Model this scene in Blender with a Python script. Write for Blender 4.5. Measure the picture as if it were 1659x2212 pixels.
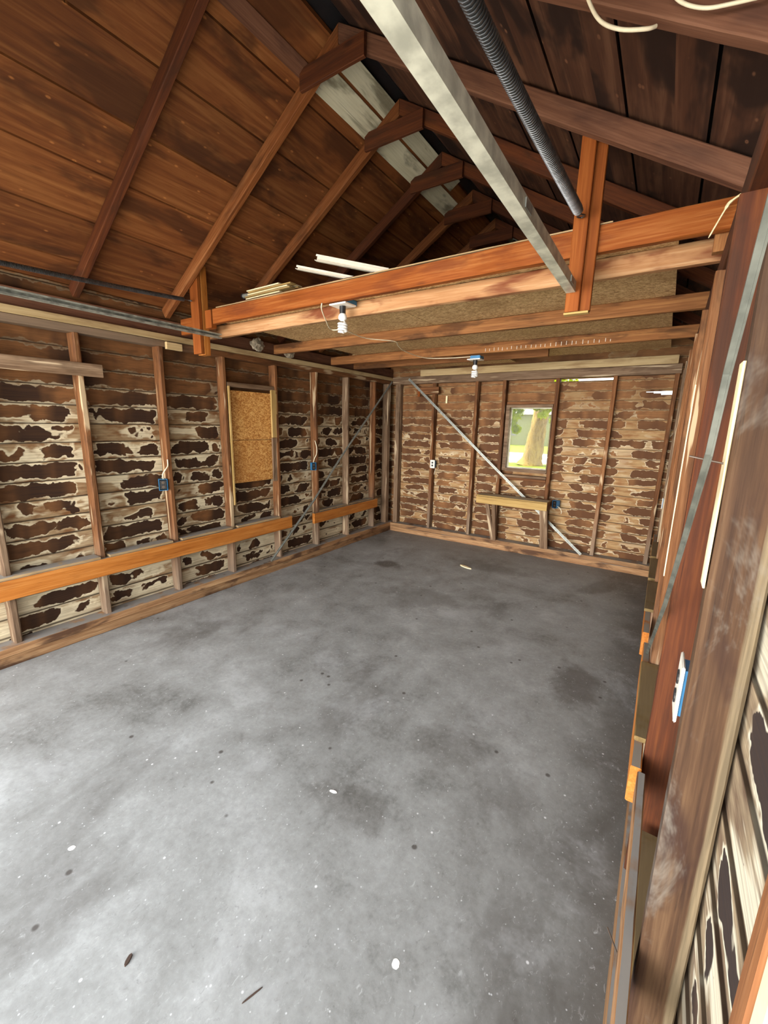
import bpy, bmesh, math, random
from mathutils import Vector, Matrix
random.seed(7)
for o in list(bpy.data.objects): bpy.data.objects.remove(o)
S = bpy.context.scene
COL = S.collection

# ------------------------------------------------------------------ camera
def make_camera():
    f, yaw, pitch, roll, h = 901.7, -.5825, -.2072, .0205, 1.6266
    cy, sy = math.cos(yaw), math.sin(yaw)
    fw = Vector((sy*math.cos(pitch), cy*math.cos(pitch), math.sin(pitch)))
    r = Vector((cy, -sy, 0)); u = r.cross(fw)
    r2 = math.cos(roll)*r + math.sin(roll)*u
    u2 = -math.sin(roll)*r + math.cos(roll)*u
    cam = bpy.data.cameras.new('camera'); o = bpy.data.objects.new('camera', cam); COL.objects.link(o)
    m = Matrix((r2, u2, -fw)).transposed().to_4x4(); m.translation = (0, 0, h)
    o.matrix_world = m
    cam.sensor_fit = 'HORIZONTAL'; cam.sensor_width = 36; cam.lens = 36*f/1659
    cam.clip_start = .02; cam.clip_end = 300
    S.camera = o
make_camera()

# ------------------------------------------------------------------ light and exposure
S.view_settings.view_transform = 'Standard'; S.view_settings.look = 'None'
S.view_settings.gamma = 1; S.view_settings.use_curve_mapping = False
S.view_settings.exposure = 1.5
W = bpy.data.worlds.new('sky'); S.world = W; W.use_nodes = True
wn = W.node_tree.nodes; wn['Background'].inputs[0].default_value = (.93, .97, 1, 1); wn['Background'].inputs[1].default_value = 1.3
sl = bpy.data.lights.new('sun', 'SUN'); sl.energy = 4.5; sl.angle = .01; sl.color = (1, .90, .68)
so = bpy.data.objects.new('sun', sl); COL.objects.link(so)
so.rotation_euler = Vector((-1, .05, 1.15)).to_track_quat('Z', 'Y').to_euler()
# unseen area lamp added outside the open front, boosting the daylight indoors
dl = bpy.data.lights.new('daylight_fill', 'AREA'); dl.shape = 'RECTANGLE'; dl.size = 7; dl.size_y = 4; dl.energy = 760; dl.color = (1, .965, .92)
do = bpy.data.objects.new('daylight_fill', dl); COL.objects.link(do); do.location = (-2.4, -8, 2.0)
do.rotation_euler = Vector((0, -1, .0)).to_track_quat('Z', 'Y').to_euler()

# ------------------------------------------------------------------ node helpers
class NT:
    def __init__(s, name):
        s.m = bpy.data.materials.new(name); s.m.use_nodes = True
        s.t = s.m.node_tree; s.b = s.t.nodes['Principled BSDF']; s.out = s.t.nodes['Material Output']
    def n(s, typ, **k):
        nd = s.t.nodes.new(typ)
        for a, v in k.items():
            if a.startswith('_'): nd.inputs[a[1:]].default_value = v
            else: setattr(nd, a, v)
        return nd
    def l(s, a, b): s.t.links.new(a, b)
    def val(s, sock, v):
        if hasattr(v, 'links') or hasattr(v, 'is_linked'): s.l(v, sock)
        else: sock.default_value = v
    def math(s, op, a, b=0, c=0, clamp=False):
        nd = s.n('ShaderNodeMath', operation=op, use_clamp=clamp)
        for i, v in enumerate((a, b, c)): s.val(nd.inputs[i], v)
        return nd.outputs[0]
    def smooth(s, x, a, b, lo=0., hi=1.):
        nd = s.n('ShaderNodeMapRange', interpolation_type='SMOOTHSTEP')
        s.val(nd.inputs[0], x); nd.inputs[1].default_value = a; nd.inputs[2].default_value = b
        nd.inputs[3].default_value = lo; nd.inputs[4].default_value = hi
        return nd.outputs[0]
    def mix(s, f, a, b, mode='MIX'):
        nd = s.n('ShaderNodeMix', data_type='RGBA', blend_type=mode)
        s.val(nd.inputs[0], f)
        for i, v in ((6, a), (7, b)):
            if isinstance(v, tuple): nd.inputs[i].default_value = (*v[:3], 1)
            else: s.l(v, nd.inputs[i])
        return nd.outputs[2]
    def ramp(s, x, stops):
        nd = s.n('ShaderNodeValToRGB'); s.l(x, nd.inputs[0]); e = nd.color_ramp.elements
        e[0].position, e[0].color = stops[0][0], (*stops[0][1], 1); e[1].position, e[1].color = stops[-1][0], (*stops[-1][1], 1)
        for p, c in stops[1:-1]: q = e.new(p); q.color = (*c, 1)
        return nd.outputs[0]
    def noise(s, vec, scale=1, detail=3, rough=.5, dist=0):
        nd = s.n('ShaderNodeTexNoise'); nd.inputs['Scale'].default_value = scale; nd.inputs['Detail'].default_value = detail
        nd.inputs['Roughness'].default_value = rough; nd.inputs['Distortion'].default_value = dist
        if vec is not None: s.l(vec, nd.inputs['Vector'])
        return nd.outputs[0]
    def comb(s, x, y, z):
        nd = s.n('ShaderNodeCombineXYZ')
        for i, v in enumerate((x, y, z)): s.val(nd.inputs[i], v)
        return nd.outputs[0]
    def obj(s): return s.n('ShaderNodeTexCoord').outputs['Object']
    def sep(s, v):
        nd = s.n('ShaderNodeSeparateXYZ'); s.l(v, nd.inputs[0]); return nd.outputs
    def rnd(s): return s.n('ShaderNodeObjectInfo').outputs['Random']
    def fin(s, col, rough=.8, bump=None, bs=.3, bd=.004, spec=.3, metal=0):
        s.val(s.b.inputs['Base Color'], (*col, 1) if isinstance(col, tuple) else col)
        s.val(s.b.inputs['Roughness'], rough); s.b.inputs['Specular IOR Level'].default_value = spec
        s.b.inputs['Metallic'].default_value = metal
        if bump is not None:
            b = s.n('ShaderNodeBump'); b.inputs['Strength'].default_value = bs; b.inputs['Distance'].default_value = bd
            s.l(bump, b.inputs['Height']); s.l(b.outputs[0], s.b.inputs['Normal'])
        return s.m

def wood(name, dark, mid, light, grain=1., dust=0., stain=.3, stain_c=(.03, .012, .006), wane=None, rough=.78, dustc=(.27, .24, .20), knots=.6, low=None, side=None):
    """sawn timber, grain along the object's own X"""
    t = NT(name); o = t.obj(); x, y, z = t.sep(o)
    r = t.math('MULTIPLY', t.rnd(), 37.)
    v = t.comb(t.math('ADD', t.math('MULTIPLY', x, 1.1*grain), r), t.math('MULTIPLY', y, 26), t.math('MULTIPLY', z, 26))
    g1 = t.noise(v, 1., 5, .6, .6)
    v2 = t.comb(t.math('ADD', t.math('MULTIPLY', x, 5), r), t.math('MULTIPLY', y, 140), t.math('MULTIPLY', z, 140))
    g2 = t.noise(v2, 1., 3, .6)
    g = t.math('ADD', t.math('MULTIPLY', g1, .60), t.math('MULTIPLY', g2, .40))
    col = t.ramp(g, [(.32, dark), (.5, mid), (.68, light)])
    # knots
    vk = t.comb(t.math('ADD', t.math('MULTIPLY', x, 3.1), r), t.math('MULTIPLY', y, 9), t.math('MULTIPLY', z, 9))
    k = t.n('ShaderNodeTexVoronoi'); t.l(vk, k.inputs['Vector']); k.inputs['Scale'].default_value = 1
    kk = t.smooth(k.outputs['Distance'], .05, .16, 1, 0)
    kr = t.n('ShaderNodeSeparateColor'); t.l(k.outputs['Color'], kr.inputs[0])
    km = t.math('MULTIPLY', kk, t.math('GREATER_THAN', kr.outputs[0], .62))
    col = t.mix(t.math('MULTIPLY', km, knots), col, tuple(c*.35 for c in dark))
    ck = t.noise(t.comb(t.math('ADD', t.math('MULTIPLY', x, 2.2), r), t.math('MULTIPLY', y, 75), t.math('MULTIPLY', z, 75)), 1., 4, .65, .8)
    col = t.mix(t.smooth(ck, .60, .72, 0, .6), col, tuple(c*.3 for c in dark))
    # blotchy stains
    s1 = t.noise(t.comb(t.math('ADD', t.math('MULTIPLY', x, 2.2), r), t.math('MULTIPLY', y, 8), t.math('MULTIPLY', z, 8)), 1., 4, .6, .4)
    sm = t.smooth(s1, .5, .66)
    col = t.mix(t.math('MULTIPLY', sm, stain), col, stain_c)
    if wane:   # pale sapwood edges
        w1 = t.noise(t.comb(t.math('ADD', t.math('MULTIPLY', x, 1.7), r), t.math('MULTIPLY', y, 30), t.math('MULTIPLY', z, 12)), 1., 3)
        col = t.mix(t.smooth(w1, .6, .66), col, wane)
    if low: col = t.mix(t.math('MULTIPLY', t.smooth(t.math('ADD', x, t.math('MULTIPLY', s1, .6)), .0, -.75), .8), col, t.mix(g, tuple(c*.5 for c in low), low))
    if side:
        col = t.mix(t.smooth(t.math('ADD', y, t.math('MULTIPLY', t.math('SUBTRACT', g1, .5), .03)), .020, .026), col, t.mix(t.smooth(g2, .3, .7), tuple(c*.6 for c in side), side))
        cl = t.noise(t.comb(t.math('MULTIPLY', x, 4), t.math('MULTIPLY', y, 9), 3.), 1., 5, .7, .6)
        col = t.mix(t.smooth(cl, .52, .74, 0, .6), col, (.26, .235, .20))
        col = t.mix(t.smooth(x, .35, .8, 0, .7), col, (.035, .018, .012))
    hv = t.n('ShaderNodeHueSaturation'); t.l(col, hv.inputs['Color'])
    t.l(t.math('MULTIPLY_ADD', t.rnd(), .35, .82), hv.inputs['Value']); hv.inputs['Hue'].default_value = .505; hv.inputs['Saturation'].default_value = 1.06; col = hv.outputs[0]
    if dust:
        nz = t.sep(t.n('ShaderNodeNewGeometry').outputs['Normal'])[2]
        dn = t.noise(o, 9, 4)
        f = t.math('MULTIPLY', t.smooth(nz, .75, .95), t.math('MULTIPLY', t.smooth(dn, .3, .5), dust))
        col = t.mix(f, col, dustc)
    return t.fin(col, rough, g, .35, .003)

def siding(name, ax, v0, bw, u0, pitch, bias, hbias, base, red, pale, dk, edge=.17, paleamt=1., lowpale=0., su=4.6, hw=.43, hd=.75):
    """back of lapped boards with dark blots ringed by bleached wood; world position along axis ax and height"""
    t = NT(name); s = t.sep(t.obj()); u = s[ax]; z = s[2]
    row = t.math('FLOOR', t.math('DIVIDE', t.math('SUBTRACT', z, v0), bw))
    fr = t.math('FRACT', t.math('DIVIDE', t.math('SUBTRACT', z, v0), bw))
    wob = t.math('MULTIPLY', t.math('SUBTRACT', t.noise(t.comb(t.math('MULTIPLY', u, 14), t.math('MULTIPLY', row, 5), t.math('MULTIPLY', fr, 2.)), 1., 3), .5), .6)
    bay = t.math('FRACT', t.math('DIVIDE', t.math('SUBTRACT', u, u0), pitch))
    be = t.math('MINIMUM', bay, t.math('SUBTRACT', 1, bay))
    e1 = t.math('MINIMUM', fr, t.math('SUBTRACT', 1., fr))
    ew = t.math('ADD', e1, wob)
    n = t.noise(t.comb(t.math('MULTIPLY', u, su), t.math('MULTIPLY', row, 7.31), t.math('MULTIPLY', fr, .45)), 1., 3, .5, .35)
    rag = t.noise(t.comb(t.math('MULTIPLY', u, 16), t.math('MULTIPLY', row, 3.3), t.math('MULTIPLY', fr, 2.2)), 1., 3, .55)
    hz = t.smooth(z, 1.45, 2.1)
    f = t.math('ADD', t.math('ADD', n, bias), t.math('MULTIPLY', t.math('SUBTRACT', rag, .5), .12))
    f = t.math('ADD', f, t.math('MULTIPLY', hz, hbias))
    bmask = t.smooth(t.math('ADD', be, t.math('MULTIPLY', wob, .4)), .06, .17)
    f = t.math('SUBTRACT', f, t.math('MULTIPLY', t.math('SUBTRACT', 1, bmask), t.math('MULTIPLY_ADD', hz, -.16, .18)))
    f = t.math('SUBTRACT', f, t.smooth(ew, -.02, edge*1.9, .13, 0.))
    dark = t.math('MULTIPLY', t.smooth(f, .495, .512), t.smooth(ew, edge*.4, edge*.4+.05))
    n2 = t.noise(t.comb(t.math('MULTIPLY', u, 1.9), t.math('MULTIPLY', row, 3.7), fr), 1., 2)
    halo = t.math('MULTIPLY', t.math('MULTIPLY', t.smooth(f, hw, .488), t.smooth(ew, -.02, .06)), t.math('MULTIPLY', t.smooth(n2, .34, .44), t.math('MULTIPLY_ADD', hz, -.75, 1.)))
    # a second broad bleaching
    n3 = t.noise(t.comb(t.math('MULTIPLY', u, 2.4), t.math('MULTIPLY_ADD', row, 5.1, 9), t.math('MULTIPLY', fr, 1.5)), 1., 3, .5, .6)
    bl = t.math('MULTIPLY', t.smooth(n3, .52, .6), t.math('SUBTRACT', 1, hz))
    low = t.smooth(z, .25, .9, lowpale, 0.)
    bl = t.math('MAXIMUM', t.math('MULTIPLY', bl, paleamt), t.math('MULTIPLY', low, t.smooth(n3, .36, .5)))
    gr = t.noise(t.comb(t.math('MULTIPLY', u, 3), row, t.math('MULTIPLY', z, 120)), 1., 4, .6, .3)
    mott = t.noise(t.comb(t.math('MULTIPLY', u, 7), t.math('MULTIPLY', row, 2), t.math('MULTIPLY', z, 22)), 1., 4)
    b = t.mix(t.smooth(mott, .35, .7), base, red)
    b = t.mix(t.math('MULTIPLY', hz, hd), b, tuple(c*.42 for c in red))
    b = t.mix(t.math('MULTIPLY', bl, .85), b, pale)
    p2 = t.mix(hz, pale, tuple(c*.55 for c in pale))
    b = t.mix(t.math('MULTIPLY', halo, .9), b, p2)
    dn = t.noise(t.comb(t.math('MULTIPLY', u, 2.5), row, 0), 1., 3)
    d = t.mix(t.smooth(t.math('ADD', dn, t.math('MULTIPLY', hz, .12)), .47, .66), dk, red); d = t.mix(t.smooth(mott, .4, .75, 0, .5), d, dk)
    c = t.mix(dark, b, d)
    c = t.mix(t.smooth(gr, .3, .7, .45, 0), c, tuple(x*.35 for x in red))
    # nail and knot specks
    k = t.n('ShaderNodeTexVoronoi'); t.l(t.comb(t.math('MULTIPLY', u, 3.3), row, t.math('MULTIPLY', fr, .7)), k.inputs['Vector'])
    c = t.mix(t.smooth(k.outputs['Distance'], .02, .05, .8, 0), c, (.05, .02, .01))
    # dark line along each lap
    c = t.mix(t.smooth(e1, .015, .05, .75, 0), c, (.03, .015, .008))
    hv = t.n('ShaderNodeHueSaturation'); t.l(c, hv.inputs['Color']); hv.inputs['Hue'].default_value = .509; hv.inputs['Value'].default_value = 1.08
    return t.fin(hv.outputs[0], .8, gr, .25, .003)

def plain(name, c, rough=.5, metal=0, spec=.5, var=.12, sc=30):
    t = NT(name); n = t.noise(t.obj(), sc, 4)
    col = t.mix(t.smooth(n, .3, .7), tuple(x*(1-var) for x in c), tuple(min(1, x*(1+var)) for x in c))
    return t.fin(col, rough, n, .05, .001, spec, metal)

M = {}
M['stud'] = wood('stud_wood', (.085, .030, .013), (.18, .072, .032), (.29, .14, .07), wane=(.50, .36, .23), stain=.55, low=(.30, .22, .16))
M['stud_grey'] = wood('weathered_stud_wood', (.10, .055, .032), (.20, .125, .080), (.32, .22, .15), wane=(.5, .38, .26), stain=.4)
M['big_stud'] = wood('coarse_brown_wood', (.032, .014, .008), (.080, .040, .022), (.15, .085, .048), grain=.8, stain=.85, stain_c=(.028, .010, .008), side=(.24, .18, .115))
M['red'] = wood('dark_red_wood', (.045, .012, .006), (.085, .023, .010), (.14, .042, .016), stain=.6)
M['rafter'] = wood('rafter_wood', (.10, .028, .010), (.19, .062, .024), (.31, .13, .06), stain=.45)
M['rafter_dark'] = wood('dark_rafter_wood', (.075, .03, .018), (.13, .055, .034), (.19, .09, .058), stain=.5, stain_c=(.03, .012, .01))
M['joist'] = wood('joist_wood', (.16, .036, .010), (.26, .068, .02), (.38, .14, .05), stain=.6, stain_c=(.13, .028, .010), dust=1)
M['joist_pale'] = wood('stained_joist_wood', (.34, .15, .07), (.44, .23, .12), (.56, .36, .21), stain=.95, stain_c=(.17, .045, .022), dust=.8)
M['joist_brown'] = wood('brown_joist_wood', (.12, .045, .018), (.22, .09, .038), (.36, .17, .075), stain=.65, dust=.8)
M['orange'] = wood('orange_shelf_wood', (.30, .09, .025), (.44, .155, .047), (.56, .24, .085), stain=.3, stain_c=(.2, .06, .02), dust=1, knots=.5)
M['post'] = wood('orange_post_wood', (.17, .040, .012), (.25, .066, .02), (.34, .11, .036), stain=.15, stain_c=(.2, .05, .015))
M['dusty'] = wood('dusty_board', (.26, .17, .09), (.38, .26, .15), (.46, .34, .2), stain=.3, dust=1, dustc=(.30, .285, .26))
M['plate'] = wood('pale_top_plate_wood', (.36, .24, .12), (.50, .36, .20), (.60, .46, .28), stain=.45, stain_c=(.2, .1, .05), dust=.7)
M['sill'] = wood('weathered_sill_wood', (.15, .07, .035), (.30, .16, .085), (.48, .30, .17), stain=.85, stain_c=(.05, .022, .014), dust=.95, dustc=(.28, .27, .255))
M['yellow'] = wood('yellowish_board', (.32, .19, .075), (.42, .27, .11), (.52, .36, .17), stain=.25, stain_c=(.2, .1, .04), dust=.5)
M['olive'] = wood('olive_shelf_board', (.13, .085, .035), (.19, .125, .055), (.26, .18, .085), stain=.3, dust=.6, dustc=(.2, .15, .09))
M['sap_and_sun'] = wood('pale_sapwood_and_sun_strip', (.75, .58, .34), (.88, .72, .46), (.95, .83, .6), stain=.05, knots=.1)  # pale split wood; also colours the painted sun strips on two right studs
M['white_board'] = wood('old_white_painted_board', (.50, .46, .33), (.62, .58, .44), (.70, .66, .52), stain=.7, stain_c=(.06, .045, .02), knots=.7)
M['metal'] = plain('galvanised_steel', (.30, .31, .28), .45, .5, .5, .2, 40)
M['rail'] = plain('weathered_galvanised_rail', (.30, .31, .27), .5, .5, .5, .4, 22)
M['rail_light'] = plain('pale_galvanised_rail', (.56, .56, .47), .5, .25, .5, .28, 18)
M['dull'] = plain('dull_grey_green_steel', (.125, .13, .11), .6, .3, .4, .3, 25)
M['spring'] = plain('dark_spring_steel', (.16, .17, .18), .35, .9, .5, .2, 30)
M['blue'] = plain('blue_plastic', (.03, .20, .42), .4)
M['black'] = plain('black_plastic', (.012, .012, .014), .4)
M['white'] = plain('white_plastic', (.82, .78, .70), .35, var=.04)
M['bulb'] = plain('white_lamp_glass', (.88, .87, .84), .15, var=.02)
M['cable'] = plain('cream_cable_sheath', (.72, .63, .45), .5, var=.08)
M['vinyl'] = plain('off_white_vinyl', (.80, .74, .62), .45, var=.05)
M['paper'] = plain('pale_scrap', (.85, .83, .80), .7)
M['brownbit'] = plain('dry_brown_leaf', (.06, .035, .025), .8)
M['iron'] = plain('rusty_nail_steel', (.12, .09, .07), .5, .7)
M['whitepaint'] = plain('white_trim_paint', (.85, .85, .86), .5, var=.03)
M['palewood'] = plain('pale_jamb_wood', (.72, .58, .38), .6, var=.1)
M['lint'] = plain('grey_nest_fluff', (.32, .27, .2), .95, var=.4)

def osb(name, ca, cb, cc, ax=(0, 1), ly=1.):
    t = NT(name); s = t.sep(t.obj())
    def flakes(ang, sx, sy, off):
        u = t.math('ADD', t.math('MULTIPLY', s[ax[0]], math.cos(ang)), t.math('MULTIPLY', s[ax[1]], math.sin(ang)))
        v = t.math('SUBTRACT', t.math('MULTIPLY', s[ax[1]], math.cos(ang)), t.math('MULTIPLY', s[ax[0]], math.sin(ang)))
        k = t.n('ShaderNodeTexVoronoi'); t.l(t.comb(t.math('MULTIPLY', u, sx), t.math('MULTIPLY', v, sy), off), k.inputs['Vector'])
        c = t.n('ShaderNodeSeparateColor'); t.l(k.outputs['Color'], c.inputs[0])
        return c.outputs[0], k.outputs['Distance']
    a, da = flakes(.35, 9, 34, 0.); b, db = flakes(-.5, 9, 38, 3.); c, dc = flakes(1.4, 11, 34, 7.)
    m = t.math('ADD', t.math('MULTIPLY', a, .36), t.math('ADD', t.math('MULTIPLY', b, .38), t.math('MULTIPLY', c, .26)))
    col = t.ramp(m, [(.25, ca), (.5, cb), (.75, cc)])
    big = t.noise(t.obj(), 3, 3)
    col = t.mix(t.smooth(big, .45, .7, 0, .45), col, ca)
    return t.fin(col, .7, m, .3, .003)
M['osb_loft'] = osb('loft_strand_board', (.30, .17, .07), (.54, .35, .16), (.72, .52, .28))
M['osb_window'] = osb('window_strand_board', (.36, .13, .025), (.62, .29, .075), (.80, .48, .17), (1, 2))

# siding variants
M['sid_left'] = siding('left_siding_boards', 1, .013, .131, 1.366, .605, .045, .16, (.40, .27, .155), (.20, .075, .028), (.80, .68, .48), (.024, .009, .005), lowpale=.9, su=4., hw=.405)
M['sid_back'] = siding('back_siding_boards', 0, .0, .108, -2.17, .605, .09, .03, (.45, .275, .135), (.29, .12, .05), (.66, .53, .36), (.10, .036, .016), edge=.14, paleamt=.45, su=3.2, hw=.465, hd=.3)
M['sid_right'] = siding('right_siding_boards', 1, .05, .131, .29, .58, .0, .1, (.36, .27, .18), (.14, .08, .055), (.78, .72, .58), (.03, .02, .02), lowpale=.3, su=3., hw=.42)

def roofmat(name, dark, mid, light, blot):
    t = NT(name); s = t.sep(t.obj())
    row = t.math('FLOOR', t.math('DIVIDE', t.math('ADD', s[0], 3.655), .2718))
    x26 = t.math('MULTIPLY', s[0], 34); 
    g = t.noise(t.comb(x26, t.math('MULTIPLY', s[1], 1.5), t.math('MULTIPLY', row, 4.3)), 1., 5, .6, .7)
    blo = t.noise(t.comb(t.math('MULTIPLY', s[0], 5), t.math('MULTIPLY', s[1], 1.6), row), 1., 4, .6, .4)
    hue = t.n('ShaderNodeTexWhiteNoise', noise_dimensions='1D'); t.l(row, hue.inputs['W'])
    col = t.ramp(g, [(.3, dark), (.5, mid), (.7, light)])
    col = t.mix(t.smooth(blo, .48, .62, 0, blot), col, tuple(c*.4 for c in dark))
    col = t.mix(t.smooth(blo, .42, .28, 0, .35), col, light)
    k = t.n('ShaderNodeTexVoronoi'); t.l(t.comb(t.math('MULTIPLY', s[0], 4.5), t.math('MULTIPLY', s[1], 2.1), row), k.inputs['Vector'])
    kr = t.n('ShaderNodeSeparateColor'); t.l(k.outputs['Color'], kr.inputs[0])
    on = t.math('GREATER_THAN', kr.outputs[1], .5)
    col = t.mix(t.math('MULTIPLY', on, t.smooth(k.outputs['Distance'], .05, .16, .55, 0)), col, tuple(min(1, c*2.0) for c in light))
    col = t.mix(t.math('MULTIPLY', on, t.smooth(k.outputs['Distance'], .02, .045, .8, 0)), col, tuple(c*.5 for c in dark))
    hv = t.n('ShaderNodeHueSaturation'); t.l(col, hv.inputs['Color']); t.l(t.math('MULTIPLY_ADD', hue.outputs[0], .3, .85), hv.inputs['Value'])
    return t.fin(hv.outputs[0], .8, g, .25, .003)
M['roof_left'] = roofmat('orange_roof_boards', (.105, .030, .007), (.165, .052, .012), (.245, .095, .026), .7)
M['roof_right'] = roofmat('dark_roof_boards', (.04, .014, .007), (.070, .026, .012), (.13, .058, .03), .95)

def concrete():
    t = NT('stained_concrete'); o = t.obj(); s = t.sep(o)
    a = t.noise(o, 1.1, 5, .6, .5); b = t.noise(o, 4.5, 6, .65, .3); c = t.noise(o, 40, 5, .7)
    m = t.math('ADD', t.math('MULTIPLY', a, .45), t.math('ADD', t.math('MULTIPLY', b, .35), t.math('MULTIPLY', c, .2)))
    col = t.ramp(m, [(.38, (.15, .152, .146)), (.47, (.26, .266, .262)), (.55, (.325, .335, .333)), (.64, (.425, .44, .445))])
    # oily stains
    st = t.noise(t.comb(t.math('MULTIPLY', s[0], 1.6), t.math('MULTIPLY', s[1], .9), 4.), 1., 5, .6, .5)
    col = t.mix(t.smooth(st, .55, .70, 0, .42), col, (.07, .06, .052))
    # grime band by the right wall
    gx = t.math('ADD', s[0], t.math('MULTIPLY', t.math('SUBTRACT', b, .5), .7))
    col = t.mix(t.smooth(gx, -.34, .08, 0, .7), col, (.055, .045, .035))
    gy = t.math('ADD', s[1], t.math('MULTIPLY', t.math('SUBTRACT', b, .5), 1.2))
    col = t.mix(t.smooth(gy, 4.6, 5.6, 0, .25), col, (.11, .09, .075))
    # worn bluish patches
    w = t.noise(t.comb(t.math('MULTIPLY', s[0], 1.3), t.math('MULTIPLY', s[1], 1.3), 11.), 1., 6, .75, .3)
    col = t.mix(t.smooth(w, .52, .68, 0, .4), col, (.45, .465, .48))
    # oval oil spots
    for (cx, cy, rx, ry, k) in ((-2.55, 4.0, .17, .13, .75), (-.28, 2.75, .16, .3, .7), (-1.75, 3.35, .4, .3, .35), (-.72, 1.75, .2, .2, .3), (-1.6, 4.6, .5, .2, .4), (-.95, 1.2, .2, .12, .3)):
        dx = t.math('DIVIDE', t.math('SUBTRACT', s[0], cx), rx); dy = t.math('DIVIDE', t.math('SUBTRACT', s[1], cy), ry)
        d = t.math('SQRT', t.math('ADD', t.math('MULTIPLY', dx, dx), t.math('MULTIPLY', dy, dy)))
        d = t.math('ADD', d, t.math('MULTIPLY', t.math('SUBTRACT', b, .5), 1.6))
        col = t.mix(t.smooth(d, .5, 1.2, k, 0), col, (.075, .065, .055))
    # scratches and specks
    for ang, sc, seed in ((.5, 3, 1.), (-.9, 2.5, 5.), (1.5, 3.4, 9.)):
        u = t.math('ADD', t.math('MULTIPLY', s[0], math.cos(ang)), t.math('MULTIPLY', s[1], math.sin(ang)))
        v = t.math('SUBTRACT', t.math('MULTIPLY', s[1], math.cos(ang)), t.math('MULTIPLY', s[0], math.sin(ang)))
        k = t.n('ShaderNodeTexVoronoi'); t.l(t.comb(t.math('MULTIPLY', u, sc*2), t.math('MULTIPLY', t.math('ADD', v, t.math('MULTIPLY', b, .04)), sc*26), seed), k.inputs['Vector'])
        kr = t.n('ShaderNodeSeparateColor'); t.l(k.outputs['Color'], kr.inputs[0])
        f = t.math('MULTIPLY', t.math('GREATER_THAN', kr.outputs[0], .84), t.smooth(k.outputs['Distance'], .05, .16, .42, 0))
        col = t.mix(f, col, (.58, .6, .62))
    for sc, thr, cc, seed, r0 in ((24, .93, (.75, .76, .78), 2., .1), (15, .95, (.06, .05, .045), 6., .14), (55, .9, (.6, .62, .64), 3., .12)):
        k = t.n('ShaderNodeTexVoronoi'); vo = t.n('ShaderNodeVectorMath', operation='ADD'); t.l(o, vo.inputs[0]); vo.inputs[1].default_value = (seed, seed, seed)
        t.l(vo.outputs[0], k.inputs['Vector']); k.inputs['Scale'].default_value = sc
        kr = t.n('ShaderNodeSeparateColor'); t.l(k.outputs['Color'], kr.inputs[0])
        f = t.math('MULTIPLY', t.math('GREATER_THAN', kr.outputs[1], thr), t.smooth(k.outputs['Distance'], r0*.7, r0*1.6, .8, 0))
        col = t.mix(f, col, cc)
    fs = t.noise(t.comb(t.math('MULTIPLY', s[0], 60), t.math('MULTIPLY', s[1], 35), 2.), 1., 5, .75, .8)
    col = t.mix(t.smooth(fs, .42, .30, 0, .35), col, (.10, .10, .095)); col = t.mix(t.smooth(fs, .58, .72, 0, .4), col, (.62, .64, .65))
    return t.fin(col, t.smooth(m, .35, .65, .5, .72), c, .12, .002, .35)
M['floor'] = concrete()

# ------------------------------------------------------------------ mesh helpers
def link(name, bm, mats, parent=None, mw=None):
    me = bpy.data.meshes.new(name); bm.to_mesh(me); bm.free()
    for m in (mats if isinstance(mats, (list, tuple)) else [mats]): me.materials.append(m)
    o = bpy.data.objects.new(name, me); COL.objects.link(o)
    if mw is not None: o.matrix_world = mw
    if parent:
        o.parent = parent
        if mw is not None: o.matrix_parent_inverse = parent.matrix_world.inverted()
    return o
def tag(o, label=None, cat=None, group=None, kind=None):
    if label: o['label'] = label
    if cat: o['category'] = cat
    if group: o['group'] = group
    if kind: o['kind'] = kind
    return o
def empty(name, loc, label, cat, group=None):
    o = bpy.data.objects.new(name, None); COL.objects.link(o); o.location = loc
    bpy.context.view_layer.update()
    return tag(o, label, cat, group)
def shade(o, ang=40):
    for p in o.data.polygons: p.use_smooth = True
    o.data.set_sharp_from_angle(angle=math.radians(ang)); return o

def plank_bm(L, w, t, bev=.003, jit=.0012, cut0=0, cut1=0, seg=None, bow=0):
    """timber: length on X, width w on Y, thickness t on Z"""
    bm = bmesh.new(); bev = min(bev, w*.3, t*.3)
    sec = []
    for sy, sz, a in ((1, 1, 0), (-1, 1, 1), (-1, -1, 0), (1, -1, 1)):
        p1 = (sy*(w/2-bev), sz*t/2); p2 = (sy*w/2, sz*(t/2-bev))
        sec += [p2, p1] if a == 0 else [p1, p2]
    n = seg or max(2, int(L/.09))
    rings = []; dr = [random.uniform(0, 6.3) for _ in range(4)]
    for i in range(n+1):
        x = -L/2 + L*i/n; r = []
        by = bow*math.sin(math.pi*i/n) + jit*.8*math.sin(x*3+dr[0]); bz = jit*.8*math.sin(x*2.3+dr[1])
        for j, (y, z) in enumerate(sec):
            k = cut0*(1-i/n)*1 if i == 0 else (cut1 if i == n else 0)
            xx = x + (cut0*y if i == 0 else cut1*y if i == n else 0)
            r.append(bm.verts.new((xx, y+by+random.uniform(-jit, jit)*.6, z+bz+random.uniform(-jit, jit)*.6)))
        rings.append(r)
    for a, b in zip(rings, rings[1:]):
        for j in range(8):
            bm.faces.new((a[j], b[j], b[(j+1) % 8], a[(j+1) % 8]))
    bm.faces.new(rings[0]); bm.faces.new(list(reversed(rings[-1])))
    bmesh.ops.recalc_face_normals(bm, faces=bm.faces)
    return bm
def frame_mat(p0, p1, wdir):
    p0, p1 = Vector(p0), Vector(p1); X = (p1-p0).normalized(); Y = Vector(wdir); Y = (Y - X*Y.dot(X)).normalized(); Z = X.cross(Y)
    m = Matrix((X, Y, Z)).transposed().to_4x4(); m.translation = (p0+p1)/2
    return m, (p1-p0).length
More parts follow.
